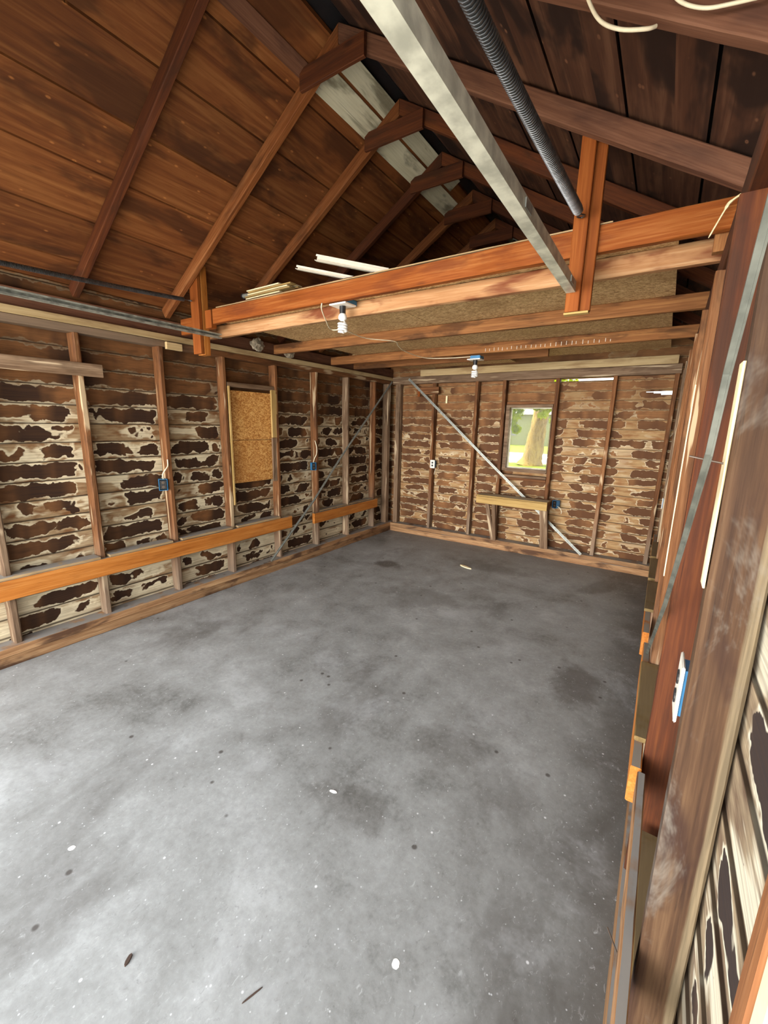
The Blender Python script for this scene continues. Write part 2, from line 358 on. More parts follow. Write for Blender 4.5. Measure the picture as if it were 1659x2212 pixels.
def plank(name, mat, p0, p1, wdir, w, t, label=None, cat=None, group=None, parent=None, **k):
    m, L = frame_mat(p0, p1, wdir)
    o = link(name, plank_bm(L, w, t, **k), M[mat] if isinstance(mat, str) else mat, parent, m)
    shade(o, 30)
    return tag(o, label, cat, group)
def box_bm(bm, x0, x1, y0, y1, z0, z1, mi=0):
    vs = [bm.verts.new(p) for p in ((x0, y0, z0), (x1, y0, z0), (x1, y1, z0), (x0, y1, z0), (x0, y0, z1), (x1, y0, z1), (x1, y1, z1), (x0, y1, z1))]
    for f in ((3, 2, 1, 0), (4, 5, 6, 7), (0, 1, 5, 4), (1, 2, 6, 5), (2, 3, 7, 6), (3, 0, 4, 7)):
        bm.faces.new([vs[i] for i in f]).material_index = mi
    return vs
def vplank(name, mat, x0, x1, y0, y1, z0, z1, **k):
    """axis-aligned timber between limits, grain along its longest side"""
    d = [x1-x0, y1-y0, z1-z0]; a = d.index(max(d)); c = [(x0+x1)/2, (y0+y1)/2, (z0+z1)/2]
    p0 = list(c); p1 = list(c); p0[a] -= d[a]/2; p1[a] += d[a]/2
    o = [i for i in range(3) if i != a]; wd = [0, 0, 0]; wi = o[0] if d[o[0]] > d[o[1]] else o[1]; ti = o[0]+o[1]-wi
    wd[wi] = 1
    return plank(name, mat, p0, p1, wd, d[wi], d[ti], **k)
def tube_bm(pts, r, n=8, bm=None, closed=False):
    bm = bm or bmesh.new(); pts = [Vector(p) for p in pts]; rings = []
    prev = None
    for i, p in enumerate(pts):
        d = (pts[min(i+1, len(pts)-1)] - pts[max(i-1, 0)]).normalized()
        if prev is None:
            a = Vector((0, 0, 1)) if abs(d.z) < .9 else Vector((1, 0, 0)); prev = a
        u = (prev - d*prev.dot(d)).normalized(); v = d.cross(u); prev = u
        rr = r[i] if isinstance(r, (list, tuple)) else r
        rings.append([bm.verts.new(p + rr*(math.cos(2*math.pi*k/n)*u + math.sin(2*math.pi*k/n)*v)) for k in range(n)])
    for a, b in zip(rings, rings[1:]):
        for k in range(n): bm.faces.new((a[k], a[(k+1) % n], b[(k+1) % n], b[k]))
    bm.faces.new(list(reversed(rings[0]))); bm.faces.new(rings[-1])
    return bm
def smoothpts(pts, k=6):
    P = [Vector(p) for p in pts]; out = []
    for i in range(len(P)-1):
        a, b, c, d = P[max(i-1, 0)], P[i], P[i+1], P[min(i+2, len(P)-1)]
        for j in range(k):
            t = j/k
            out.append(.5*((2*b) + (c-a)*t + (2*a-5*b+4*c-d)*t*t + (-a+3*b-3*c+d)*t**3))
    out.append(P[-1]); return out
def tube(name, mat, pts, r, n=8, sm=True, parent=None, **k):
    o = link(name, tube_bm(smoothpts(pts) if sm else pts, r, n), M[mat], parent); shade(o, 60)
    return tag(o, **k) if k else o
def lathe_bm(prof, n=24, bm=None, c=(0, 0, 0)):
    bm = bm or bmesh.new(); rings = []
    for r, z in prof: rings.append([bm.verts.new((c[0]+r*math.cos(2*math.pi*k/n), c[1]+r*math.sin(2*math.pi*k/n), c[2]+z)) for k in range(n)])
    for a, b in zip(rings, rings[1:]):
        for k in range(n): bm.faces.new((a[k], a[(k+1) % n], b[(k+1) % n], b[k]))
    if prof[0][0] > .0005: bm.faces.new(rings[0])
    if prof[-1][0] > .0005: bm.faces.new(rings[-1])
    bmesh.ops.remove_doubles(bm, verts=bm.verts, dist=1e-6); bmesh.ops.recalc_face_normals(bm, faces=bm.faces)
    return bm

# ------------------------------------------------------------------ dimensions
XL, XLS = -3.46, -3.56          # left stud faces, siding
YB, YBS = 5.41, 5.51            # back stud faces, siding
def XR(y): return .083 - .005*y # right stud faces
XRS = .170                      # right siding
ZP, ZT, ZTT = .13, 2.20, 2.30   # sill top, plate bottom, plate top
SL = .62; TH = math.atan(SL); XC = -1.70
def under(x): return 2.46 + SL*((x+3.5) if x <= XC else (.1-x))
ZR = under(XC)

# ------------------------------------------------------------------ structure
def structure(name, bm, mats): return tag(link(name, bm, mats), kind='structure')
bm = bmesh.new(); vs = [bm.verts.new(p) for p in ((-3.75, .05, 0), (.35, .05, 0), (.35, 5.75, 0), (-3.75, 5.75, 0), (-3.75, .05, -.12), (.35, .05, -.12), (.35, 5.75, -.12), (-3.75, 5.75, -.12))]
for f in ((0, 1, 2, 3), (7, 6, 5, 4), (4, 5, 1, 0), (5, 6, 2, 1), (6, 7, 3, 2), (7, 4, 0, 3)): bm.faces.new([vs[i] for i in f])
structure('floor', bm, M['floor'])

def lap_wall(fix, sign, ax, a0, a1, z0, z1, bw, v0, holes=(), topf=None, ob=.013):
    """lapped boards; fix = inner plane, sign = outward direction, ax = axis along the wall"""
    bm = bmesh.new(); k = math.floor((z0-v0)/bw)
    while v0 + k*bw < z1:
        za, zb = max(z0, v0+k*bw), min(z1, v0+(k+1)*bw); k += 1
        if zb-za < .004: continue
        cuts = sorted({a0, a1, *[h for H in holes for h in H[:2]]})
        cuts = [c for c in cuts if a0 <= c <= a1]
        # merge intervals untouched by holes in this row
        segs = []
        for c0, c1 in zip(cuts, cuts[1:]):
            hs = [H for H in holes if H[0] <= c0+1e-6 and H[1] >= c1-1e-6 and H[3] > za and H[2] < zb]
            parts = [(za, zb)]
            for H in hs:
                np_ = []
                for p, q in parts:
                    if H[2] > p: np_.append((p, min(q, H[2])))
                    if H[3] < q: np_.append((max(p, H[3]), q))
                parts = np_
            for p in parts:
                if segs and abs(segs[-1][1]-c0) < 1e-6 and segs[-1][2] == p: segs[-1] = (segs[-1][0], c1, p)
                else: segs.append((c0, c1, p))
        for c0, c1, (p, q) in segs:
            if topf:
                lo, hi = topf(p); lo2, hi2 = topf(q)
                if hi-lo < .05: continue
                A = [(max(c0, lo), min(c1, hi)), (max(c0, lo2), min(c1, hi2))]
                if A[1][1] < A[1][0]: m_ = (A[0][0]+A[0][1])/2; A[1] = (m_-.01, m_+.01)
            else: A = [(c0, c1), (c0, c1)]
            ot = .0
            pts = []
            for (e0, e1), zz, off in ((A[0], p - (.008 if p == za and za > z0 else 0), ob), (A[1], q, ot)):
                for e in (e0, e1):
                    for d in (off, off+.016):
                        w = fix + sign*d
                        pts.append(bm.verts.new((w, e, zz) if ax == 1 else (e, w, zz)))
            b00, b01, b10, b11, t00, t01, t10, t11 = pts
            for f in ((b00, b10, t10, t00), (b01, t01, t11, b11), (b00, t00, t01, b01), (b10, b11, t11, t10), (t00, t10, t11, t01), (b00, b01, b11, b10)): bm.faces.new(f)
    bmesh.ops.recalc_face_normals(bm, faces=bm.faces)
    return bm
structure('wall_left', lap_wall(XLS, -1, 1, .1, YBS+.03, 0, 2.52, .131, .013), M['sid_left'])
structure('wall_right', lap_wall(XRS, 1, 1, .22, YBS+.03, 0, 2.49, .131, .05, ob=.006), M['sid_right'])
def gab(z):
    if z < 2.5: return (XLS, XRS)
    d = (z-2.53)/SL; return (XLS+d, XRS-d)
holes = [(-1.71, -1.18, 1.09, 1.88), (-1.215, -.57, 2.168, 2.194), (-.10, .04, 1.995, 2.035), (-.17, -.10, 2.012, 2.034), (-.24, -.17, 2.024, 2.032)]
structure('wall_back', lap_wall(YBS, 1, 0, XLS, XRS, 0, 3.62, .108, 0, holes, gab), M['sid_back'])

bm = lap_wall(.10, -1, 0, XLS, XRS, 2.36, 3.62, .15, 0, (), gab)
structure('wall_front', bm, M['sid_right'])
# roof: sheathing boards of both slopes under a dark outer skin
bm = bmesh.new(); SHT = .108
def sheath(x): return under(x)+SHT
rows = 7
for side in (0, 1):
    for k in range(rows):
        xa, xb = -3.655 + .2718*k, -3.655 + .2718*(k+1) - .010
        xb = min(xb, XC-.002)
        za, zb = 2.46+SL*(xa+3.5)+SHT, 2.46+SL*(xb+3.5)+SHT
        tilt = random.uniform(-.002, .002)
        if side: xa, xb = 2*XC-xa, 2*XC-xb
        y0, y1 = -.35, 5.62
        v = [bm.verts.new(p) for p in ((xa, y0, za+tilt), (xa, y1, za+tilt), (xb, y1, zb-tilt), (xb, y0, zb-tilt), (xa, y0, za+.024), (xa, y1, za+.024), (xb, y1, zb+.024), (xb, y0, zb+.024))]
        for f in ((0, 1, 2, 3), (7, 6, 5, 4), (4, 5, 1, 0), (5, 6, 2, 1), (6, 7, 3, 2), (7, 4, 0, 3)): bm.faces.new([v[i] for i in f]).material_index = side
    xa = -3.95; xb = XC
    za, zb = 2.46+SL*(xa+3.5)+SHT+.03, 2.46+SL*(xb+3.5)+SHT+.03
    if side: xa = 2*XC-xa
    v = [bm.verts.new(p) for p in ((xa, -.4, za), (xa, 5.7, za), (xb, 5.7, zb), (xb, -.4, zb), (xa, -.4, za+.02), (xa, 5.7, za+.02), (xb, 5.7, zb+.02), (xb, -.4, zb+.02))]
    for f in ((0, 1, 2, 3), (7, 6, 5, 4), (4, 5, 1, 0), (5, 6, 2, 1), (6, 7, 3, 2), (7, 4, 0, 3)): bm.faces.new([v[i] for i in f]).material_index = 2
bmesh.ops.recalc_face_normals(bm, faces=bm.faces)
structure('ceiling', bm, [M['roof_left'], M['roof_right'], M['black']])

# sills and top plates (trim of the room)
def st(o): tag(o, kind='structure'); return o
st(vplank('trim_1', 'sill', XLS+.005, XL+.04, .3, YBS-.01, .075, ZP))
st(vplank('trim_2', 'sill', XLS+.01, XL+.035, .3, YBS-.01, .0, .073, jit=.003))
st(vplank('trim_3', 'sill', XL+.042, .04, YB-.04, YBS-.005, .075, ZP))
st(vplank('trim_4', 'sill', XL+.042, .04, YB-.035, YBS-.005, 0, .073, jit=.003))
st(vplank('trim_5', 'sill', .068, XRS-.004, .3, YB-.05, .0, ZP))
st(vplank('trim_6', 'plate', XLS+.005, XL, .1, YBS-.01, 2.252, ZTT))
st(vplank('trim_7', 'stud', XLS+.005, XL-.006, .1, YBS-.01, ZT, 2.250))
st(vplank('trim_8', 'stud_grey', XL+.005, .05, YB+.005, YBS-.006, ZT, ZTT))
st(vplank('trim_9', 'red', .09, XRS-.004, .22, YB, ZT, ZTT))
st(vplank('trim_10', 'rafter_dark', XLS+.005, XLS+.05, .1, YBS-.01, 2.302, 2.42))
st(vplank('trim_11', 'rafter_dark', XRS-.05, XRS-.004, .22, YBS-.01, 2.302, 2.42))

# ------------------------------------------------------------------ studs
ysl = [(.80, 'leftmost wall stud, its foot cut by the left edge of the photo'),
       (1.366, 'brown stud under the end of the short high board on the left wall'),
       (1.95, 'brown stud on the left wall carrying the nearer blue electrical box'),
       (2.536, 'stud on the near side of the boarded-up window'),
       (3.156, 'stud on the far side of the boarded-up window'),
       (3.776, 'stud on the left wall carrying the farther blue electrical box'),
       (4.368, 'left wall stud crossed halfway up by the metal brace, behind the small low shelf'),
       (4.981, 'last left wall stud before the corner post, ending the small low shelf')]
SG = 'studs of the left wall'
for i, (y, lb) in enumerate(ysl):
    m = 'stud' if i not in (0, 6) else 'stud_grey'
    plank('wall_stud', m, (XL-.047, y+.003*(-1)**i, ZP), (XL-.047, y, ZT), (1, 0, 0), .094, .042, lb, 'wall stud', SG, bev=.008, jit=.003, seg=30)
vplank('corner_post', 'stud_grey', XLS+.006, XL, 5.30, 5.375, ZP, ZT, label='weathered corner post of the left wall beside the back corner', cat='post')
vplank('corner_post', 'stud_grey', -3.40, -3.33, YB+.002, YBS-.006, ZP, ZT, label='light grey-brown corner post standing at the left end of the back wall', cat='post')
for x, xt, lb in [(-2.78, -2.775, 'back wall stud with the white outlet on its side'), (-2.155, -2.15, 'back wall stud between the outlet stud and the window'),
              (-1.775, -1.78, 'stud on the left side of the bright window'), (-1.152, -1.145, 'stud on the right side of the bright window'),
              (-.56, -.545, 'dark stud to the right of the bright window, by the foot of the metal brace'), (-.01, .02, 'rightmost back wall stud in the far right corner')]:
    plank('wall_stud', 'stud', (x, YB+.049, ZP), (xt, YB+.049, ZT), (0, 1, 0), .092, .042, lb, 'wall stud', 'studs of the back wall', bev=.005, jit=.002)
rs = [(.84, 'big_stud', .045, 'broad coarse brown stud nearest the camera on the right wall, with grey scuffs'),
      (1.45, 'red', .042, 'reddish stud just behind the broad nearest stud on the right wall'),
      (2.06, 'stud', .045, 'right wall stud with a bright pale strip down its face'),
      (2.67, 'stud', .042, 'right wall stud next beyond the one with the pale strip'),
      (3.28, 'stud', .042, 'fifth stud along the right wall, mid way to the far corner'),
      (3.89, 'stud', .042, 'sixth stud along the right wall towards the far corner'),
      (4.50, 'stud_grey', .042, 'seventh right wall stud, with the small blue box near it'),
      (5.10, 'stud_grey', .042, 'farthest right wall stud, next to the back corner')]
RST = {}
for y, m, t, lb in rs:
    x0 = XR(y)
    xa, xb, w = (.131, .123, .076) if y == .84 else ((x0+XRS-.004)/2, (x0+XRS-.004)/2, XRS-.004-x0)
    o = plank('wall_stud', m, (xa, y+t/2, ZP), (xb, y+t/2, ZT), (1, 0, 0), w, t, lb, 'wall stud', 'studs of the right wall', bev=.004, jit=.0015)
    RST[y] = o
# sunlit strips on two of the studs, painted as thin pale slips
plank('painted_sun_strip', 'sap_and_sun', (.0862, .84+.022, 1.37), (.0846, .84+.022, 1.73), (0, 1, 0), .040, .004, parent=RST[.84])
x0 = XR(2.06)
plank('painted_sun_strip', 'sap_and_sun', (x0-.0015, 2.06+.022, 1.02), (x0-.0015, 2.06+.022, 1.80), (0, 1, 0), .040, .004, parent=RST[2.06])

# ------------------------------------------------------------------ door jamb at the right edge
vplank('door_jamb', 'stud', .085, .166, .276, .300, 0, 2.2, label='brown door jamb stud at the bottom right edge, nearest of all', cat='door frame', jit=.0006)
t = bmesh.new(); box_bm(t, .087, .10, .259, .2745, 0, 2.2)
tag(link('door_stop', t, M['palewood']), 'pale wooden strip on the opening side of the brown jamb', 'trim')
t = bmesh.new(); box_bm(t, .0885, .24, .18, .258, 0, 2.2); bmesh.ops.bevel(t, geom=t.edges, offset=.003, segments=1, affect='EDGES')
tag(link('door_trim', t, M['whitepaint']), 'white painted door trim at the very bottom right corner', 'trim')

# ------------------------------------------------------------------ rafters
RY = [1.40, 2.05, 2.66, 3.28, 3.90, 4.50, 5.10]
nm = ['nearest', 'second', 'third', 'fourth', 'fifth', 'sixth', 'farthest']
th2 = SHT/2*math.cos(TH)
for i, y in enumerate(RY):
    lm = 'rafter' if i != 0 else 'red'
    if i == 3: lm = 'red'
    for side in (0, 1):
        xe = -3.55 if not side else .155
        p0 = Vector((xe, y+.022, under(xe)+SHT/2-.007)); p1 = Vector((XC + (-.001 if not side else .001), y+.022, ZR+SHT/2-.007))
        lab = f'{nm[i]} rafter of the {"orange left" if not side else "dark right"} roof slope'
        mat = lm if not side else ('rafter_dark' if i < 2 else 'red')
        o = plank('rafter', mat, p0, p1, (0, 0, 1), SHT*math.cos(TH)-.013, .044, lab, 'rafter', 'rafters of the roof', cut0=0, cut1=SL, jit=.0016, bev=.004)
    if i:
        zc = ZR-.095
        vplank('collar_tie', 'red', XC-.255, XC+.19, y-.026, y-.004, zc-.045, zc+.062, label=f'short dark tie board across the peak of the {nm[i]} rafter pair', cat='tie board', group='tie boards at the roof peak')
# pale boards along the peak
def onsh(x): return under(x)+SHT-.0045
for (xa, xb, y0, y1, mat, lb) in [(-1.965, -1.84, 2.10, 3.9, 'white_board', 'old white painted board under the roof peak, wider of two'),
                                 (-1.825, -1.735, 2.10, 3.7, 'white_board', 'narrow stained whitish board tucked closest to the roof peak'),
                                 (-1.97, -1.90, -.2, 2.04, 'rafter_dark', 'dark narrow board along the top of the left slope, upper middle of the photo')]:
    x = (xa+xb)/2
    plank('peak_board', mat, (x, y0, onsh(x)), (x, y1, onsh(x)), (1, 0, SL), (xb-xa)/math.cos(TH), .005, lb, 'board', bev=.001, jit=.0002)

# ------------------------------------------------------------------ loft joists and floor
vplank('loft_joist', 'joist', -3.03, XR(2.2)+.06, 2.14, 2.18, 2.362, 2.468, label='rust-orange front beam along the loft edge, upper of the two', cat='beam', jit=.002)
vplank('loft_joist', 'joist_pale', -3.42, .10, 2.295, 2.335, 2.302, 2.389, label='pale stained lower beam just behind and below the loft front beam', cat='beam', jit=.002)
vplank('loft_joist', 'joist_brown', -3.42, .10, 3.10, 3.14, 2.302, 2.389, label='brown ceiling joist second from the loft front, behind the hanging post foot', cat='beam', group='joists under the loft')
vplank('loft_joist', 'joist_brown', -3.42, .10, 3.98, 4.02, 2.302, 2.389, label='brown ceiling joist carrying the far light socket, with nail rows', cat='beam', group='joists under the loft')
vplank('loft_joist', 'joist_brown', -3.42, -1.05, 4.42, 4.46, 2.302, 2.389, label='short brown ceiling joist on the left, ending above mid room', cat='beam', group='joists under the loft')
vplank('ledger_board', 'plate', -2.935, .01, 5.30, 5.32, 2.286, 2.37, label='pale board hung above the top of the back wall', cat='board')
seams = [(-3.04, -1.62, 2.183, 4.0), (-1.614, -.06, 2.185, 3.12), (-1.614, -.068, 3.125, 4.99), (-3.12, -1.62, 4.005, 5.28)]
sl_ = ['left front strand board sheet of the loft floor', 'right front strand board sheet of the loft floor', 'right rear strand board sheet of the loft floor', 'left rear strand board sheet of the loft floor']
for (x0, x1, y0, y1), lb in zip(seams, sl_):
    t = bmesh.new(); box_bm(t, x0, x1, y0, y1, 2.391, 2.403)
    tag(link('loft_sheet', t, M['osb_loft']), lb, 'board', 'strand board sheets of the loft floor')
vplank('loft_edge_lip', 'dusty', -2.99, -.30, 2.145, 2.19, 2.4725, 2.478, label='thin dusty strip lying on top of the loft front beam', cat='board', jit=.001)

nj = [o for o in COL.objects if o.get('label', '').startswith('brown ceiling joist carrying')][0]
for k in range(26):
    x = -1.52 + k*.042 + random.uniform(-.006, .006); nm_ = bmesh.new()
    box_bm(nm_, x-.0018, x+.0018, 3.974, 3.979, 2.312+random.uniform(0, .006), 2.340+random.uniform(-.006, .008))
    o = link('nail', nm_, M['vinyl'], nj); o.matrix_parent_inverse = nj.matrix_world.inverted()
# hanging posts
t = empty('hanging_post', (-3.19, 2.14, 2.14), 'short orange post hanging at the left end of the loft beam, holding the left rail', 'post')
plank('front_board', 'post', (-3.19, 2.111, 2.145), (-3.19, 2.111, 2.86), (1, 0, 0), .10, .03, parent=t)
plank('rear_board', 'orange', (-3.185, 2.157, 2.14), (-3.185, 2.157, 2.84), (1, 0, 0), .09, .055, parent=t)
vplank('block', 'post', -3.125, -3.05, 2.14, 2.19, 2.335, 2.465, label='small orange block between the left hanging post and the loft beam', cat='block')
vplank('block', 'joist', -3.43, -3.25, 2.12, 2.16, 2.31, 2.43, label='dark orange block on the left plate behind the hanging post', cat='block')
t = empty('hanging_post', (-.40, 2.115, 2.13), 'long dark red post hanging from the right rafter to the loft beam, with end-grain foot', 'post')
plank('front_board', 'post', (-.418, 2.107, 2.128), (-.418, 2.107, 2.80), (1, 0, 0), .058, .022, parent=t)
plank('rear_board', 'post', (-.396, 2.128, 2.128), (-.396, 2.128, 2.80), (1, 0, 0), .10, .020, parent=t)
vplank('block', 'yellow', -.45, -.35, 2.10, 2.138, 2.118, 2.127, label='thin pale cap under the foot of the right hanging post', cat='block', jit=.0005)
vplank('block', 'joist_brown', .058, .118, 2.19, 2.23, 2.305, 2.44, label='brown block on the right plate at the end of the loft beam', cat='block')
tube('wood_sliver', 'sap_and_sun', [(.121, 2.08, 2.452), (.085, 2.09, 2.433), (.072, 2.09, 2.41), (.036, 2.09, 2.325)], [.004]*6+[.006]*6+[.003]*6+[.001], 5, label='pale split sliver hanging from the right end of the loft beam', cat='splinter')

# ------------------------------------------------------------------ door tracks
def channel_bm(L, h=.055, d=.03, t=.002, lip=.010):
    """C-section rail along X, open towards -Y"""
    prof = [(0, h/2), (-d, h/2), (-d, h/2-lip), (-d+t, h/2-lip), (-d+t, h/2-t), (-t, h/2-t), (-t, -h/2+t), (-d+t, -h/2+t), (-d+t, -h/2+lip), (-d, -h/2+lip), (-d, -h/2), (0, -h/2)]
    bm = bmesh.new(); A = [bm.verts.new((-L/2, y, z)) for y, z in prof]; B = [bm.verts.new((L/2, y, z)) for y, z in prof]
    n = len(prof)
    for i in range(n): bm.faces.new((A[i], B[i], B[(i+1) % n], A[(i+1) % n]))
    bm.faces.new(A); bm.faces.new(list(reversed(B))); bmesh.ops.recalc_face_normals(bm, faces=bm.faces)
    return bm
def mat_axis(p0, p1, y):
    m, L = frame_mat(p0, p1, y); return m, L
def rail(p0, p1, side, lb, mt='rail', h=.034, d=.028):
    r = empty('door_track', p1, lb, 'rail')
    m, L = frame_mat(p0, p1, (side, 0, 0))
    link('channel', channel_bm(L, h, d), M[mt], r, m)
    for q in (-.3, .1, .45):
        bm = bmesh.new(); box_bm(bm, q*L-.03, q*L+.03, .0005, .004, -.012, .012); link('splice_plate', bm, M['metal'], r, m)
    return r
rail((-2.960, .1, 2.264), (-2.985, 2.16, 2.266), -1, 'long grey steel door track along the left wall, ending at the hanging post')
rail((-.385, .1, 2.215), (-.408, 2.092, 2.225), 1, 'long pale steel door track overhead on the right, ending at the dark red post', 'rail_light', .042, .038)
def spring(p0, p1, r, wire, pitch, lb, hook=True):
    p0, p1 = Vector(p0), Vector(p1); root = empty('door_spring', p1, lb, 'spring')
    d = (p1-p0); L = d.length-.08; d.normalize(); u = d.cross(Vector((0, 0, 1))).normalized(); v = u.cross(d)
    n = int(L/pitch)*10; pts = []
    for i in range(n+1):
        a = 2*math.pi*i/10; c = p0 + d*(L*i/n) + Vector((0, 0, -.012*math.sin(math.pi*i/n)))
        pts.append(c + r*(math.cos(a)*u + math.sin(a)*v))
    o = link('coil', tube_bm(pts, wire, 5), M['spring'], root); o.matrix_parent_inverse = root.matrix_world.inverted(); shade(o, 70)
    e = p0 + d*L
    pts = [e + v*r, e + d*.012, e + d*.035 - v*.0, e + d*.055 + u*.014, e + d*.07, e + d*.055 - u*.014, e+d*.042]
    o = link('hook', tube_bm(smoothpts(pts), wire, 6), M['spring'], root); o.matrix_parent_inverse = root.matrix_world.inverted(); shade(o, 70)
spring((-3.16, .3, 2.43), (-3.19, 2.09, 2.53), .013, .0027, .0075, 'dark coiled door spring stretched along the left wall to the hanging post')
spring((-.488, .25, 2.52), (-.412, 2.095, 2.49), .0175, .0036, .0095, 'thick dark coiled door spring overhead, hooked to the right post')
vplank('block', 'plate', XL+.001, XL+.03, 1.99, 2.12, 2.185, 2.24, label='small wooden block on the left top plate beside the hanging post', cat='block')

# ------------------------------------------------------------------ metal braces
def brace(pts, wdir, lb, w=.032, mat='metal'):
    bm = bmesh.new()
    # flat strap with a raised middle rib, swept along the points
    P = [Vector(p) for p in pts]; N = Vector(wdir).normalized()
    prof = [(-w/2, 0), (-w/2, .0025), (-.003, .0025), (-.003, .009), (.003, .009), (.003, .0025), (w/2, .0025), (w/2, 0)]
    rings = []
    for i, p in enumerate(P):
        d = (P[min(i+1, len(P)-1)]-P[max(i-1, 0)]).normalized(); s = d.cross(N).normalized()
        rings.append([bm.verts.new(p + s*a + N*b) for a, b in prof])
    for a, b in zip(rings, rings[1:]):
        for k in range(8): bm.faces.new((a[k], a[(k+1) % 8], b[(k+1) % 8], b[k]))
    bm.faces.new(rings[0]); bm.faces.new(list(reversed(rings[-1]))); bmesh.ops.recalc_face_normals(bm, faces=bm.faces)
    return tag(link('metal_brace', bm, M[mat]), lb, 'brace', 'metal wall braces')
brace([(XL+.004, 5.39, 2.235), (XL+.01, 4.2, 1.20), (XL+.048, 3.66, .73), (XL+.05, 2.954, .14)], (1, 0, 0), 'thin grey metal brace slanting across the left wall')
brace([(-3.18, YB-.004, 2.27), (-1.95, YB-.006, 1.20), (-.67, YB-.044, .13)], (0, -1, 0), 'bright metal brace slanting across the back wall behind the small bench')
brace([(.061, 2.12, .625), (.062, 1.30, 1.17), (.060, .961, 1.43), (.060, .769, 1.595), (.060, .714, 1.70), (.060, .622, 1.80), (.060, .50, 1.93)], (-1, 0, 0), 'grey metal brace running up the right wall in front of the studs', w=.013, mat='dull')

# ------------------------------------------------------------------ left wall boards
r = empty('wall_shelf', (XL, 1.8, .52), 'long orange shelf board with dusty slats, nailed low along the left wall', 'shelf')
vplank('face_board', 'orange', XL+.002, XL+.040, .35, 3.292, .452, .585, jit=.0015, parent=r)
for a, b in ((.36, 1.335), (1.40, 1.90), (1.985, 2.505), (2.57, 3.125)):
    plank('slat', 'dusty', ((XLS+.016+XL+.034)/2, a, .5965), ((XLS+.016+XL+.034)/2, b, .5965), (1, 0, 0), .116, .019, parent=r)
r = empty('wall_shelf', (XL, 4.3, .5), 'short orange-brown shelf board low on the left wall near the back corner', 'shelf')
vplank('face_board', 'orange', XL+.002, XL+.040, 3.665, 5.01, .425, .550, jit=.0015, parent=r)
for a, b in ((3.80, 4.34), (4.39, 4.955)):
    plank('slat', 'dusty', (XLS+.060, a, .558), (XLS+.060, b, .558), (1, 0, 0), .085, .014, parent=r)
vplank('nailed_board', 'stud_grey', XL+.002, XL+.022, .2, 1.50, 1.915, 2.003, label='short grey-brown board nailed high on the left wall at the photo edge', cat='board')
# boarded window
r = empty('boarded_window', (XL-.05, 2.85, 1.0), 'window opening on the left wall closed by two orange strand board pieces', 'boarded window')
for z0, z1, n_ in ((1.445, 1.915, 'upper_panel'), (1.02, 1.441, 'lower_panel')):
    bm = bmesh.new(); box_bm(bm, XL-.055, XL-.043, 2.585, 3.125, z0, z1); o = link(n_, bm, M['osb_window'], r); o.matrix_parent_inverse = r.matrix_world.inverted()
plank('header', 'stud_grey', (XL-.05, 2.56, 1.965), (XL-.05, 3.13, 1.965), (1, 0, 0), .09, .04, parent=r)
plank('side_trim', 'yellow', (XL-.012, 2.573, .815), (XL-.012, 2.573, 1.95), (1, 0, 0), .03, .022, parent=r)
plank('side_trim', 'yellow', (XL-.012, 3.122, 1.465), (XL-.012, 3.122, 1.95), (0, 1, 0), .075, .02, parent=r)
plank('side_trim', 'stud_grey', (XL-.014, 3.122, 1.0), (XL-.014, 3.122, 1.46), (0, 1, 0), .075, .02, parent=r)

# ------------------------------------------------------------------ right wall shelves
plank('wall_board', 'sill', (.068, .52, .548), (.072, 1.355, .548), (0, 0, 1), .10, .022, 'grey weathered board on edge low beside the nearest right stud', 'board')
r = empty('wall_shelf', (.06, 1.8, .53), 'middle low shelf on the right wall, olive slat behind an orange board edge', 'shelf')
plank('face_board', 'orange', (.058, 1.37, .532), (.056, 2.30, .532), (0, 0, 1), .13, .030, parent=r)
plank('slat', 'olive', (.100, 1.50, .607), (.098, 2.05, .607), (1, 0, 0), .115, .018, parent=r)
r = empty('wall_shelf', (.05, 3.6, .53), 'far low shelf on the right wall, its near end bare orange', 'shelf')
plank('face_board', 'orange', (.048, 2.42, .532), (.042, 4.90, .532), (0, 0, 1), .13, .030, parent=r)
for a, b in ((2.72, 3.27), (3.33, 3.88), (3.94, 4.49)):
    plank('slat', 'olive', (.086, a, .607), (.086, b, .607), (1, 0, 0), .12, .018, parent=r)
vplank('block', 'olive', .098, .164, .90, 1.40, .30, .36, label='olive brown block low in the bay behind the nearest right stud', cat='block')

# ------------------------------------------------------------------ window and outdoors
bm = bmesh.new(); t0, t1 = YB+.02, YBS+.035
for b in ((-1.74, -1.697, t0, t1, 1.07, 1.90), (-1.187, -1.145-.03, t0, t1, 1.07, 1.90), (-1.697, -1.187, t0, t1, 1.866, 1.90), (-1.697, -1.187, t0, t1, 1.06, 1.102)): box_bm(bm, *b)
w1 = tag(link('window_1', bm, M['stud_grey']), kind='structure')
bm = bmesh.new()
for b in ((-1.697, -1.683, YBS-.01, YBS+.02, 1.102, 1.866), (-1.201, -1.187, YBS-.01, YBS+.02, 1.102, 1.866), (-1.683, -1.201, YBS-.01, YBS+.02, 1.852, 1.866), (-1.683, -1.201, YBS-.01, YBS+.02, 1.102, 1.116)): box_bm(bm, *b)
link('sash', bm, M['white_board'], w1)
t = NT('window_glass'); mx = t.n('ShaderNodeMixShader'); tr = t.n('ShaderNodeBsdfTransparent'); gl = t.n('ShaderNodeBsdfGlossy'); gl.inputs['Roughness'].default_value = .02
mx.inputs[0].default_value = .003; t.l(tr.outputs[0], mx.inputs[1]); t.l(gl.outputs[0], mx.inputs[2]); t.l(mx.outputs[0], t.out.inputs[0]); M['glass'] = t.m
bm = bmesh.new(); box_bm(bm, -1.683, -1.201, YBS+.003, YBS+.007, 1.116, 1.852); link('pane', bm, M['glass'], w1)
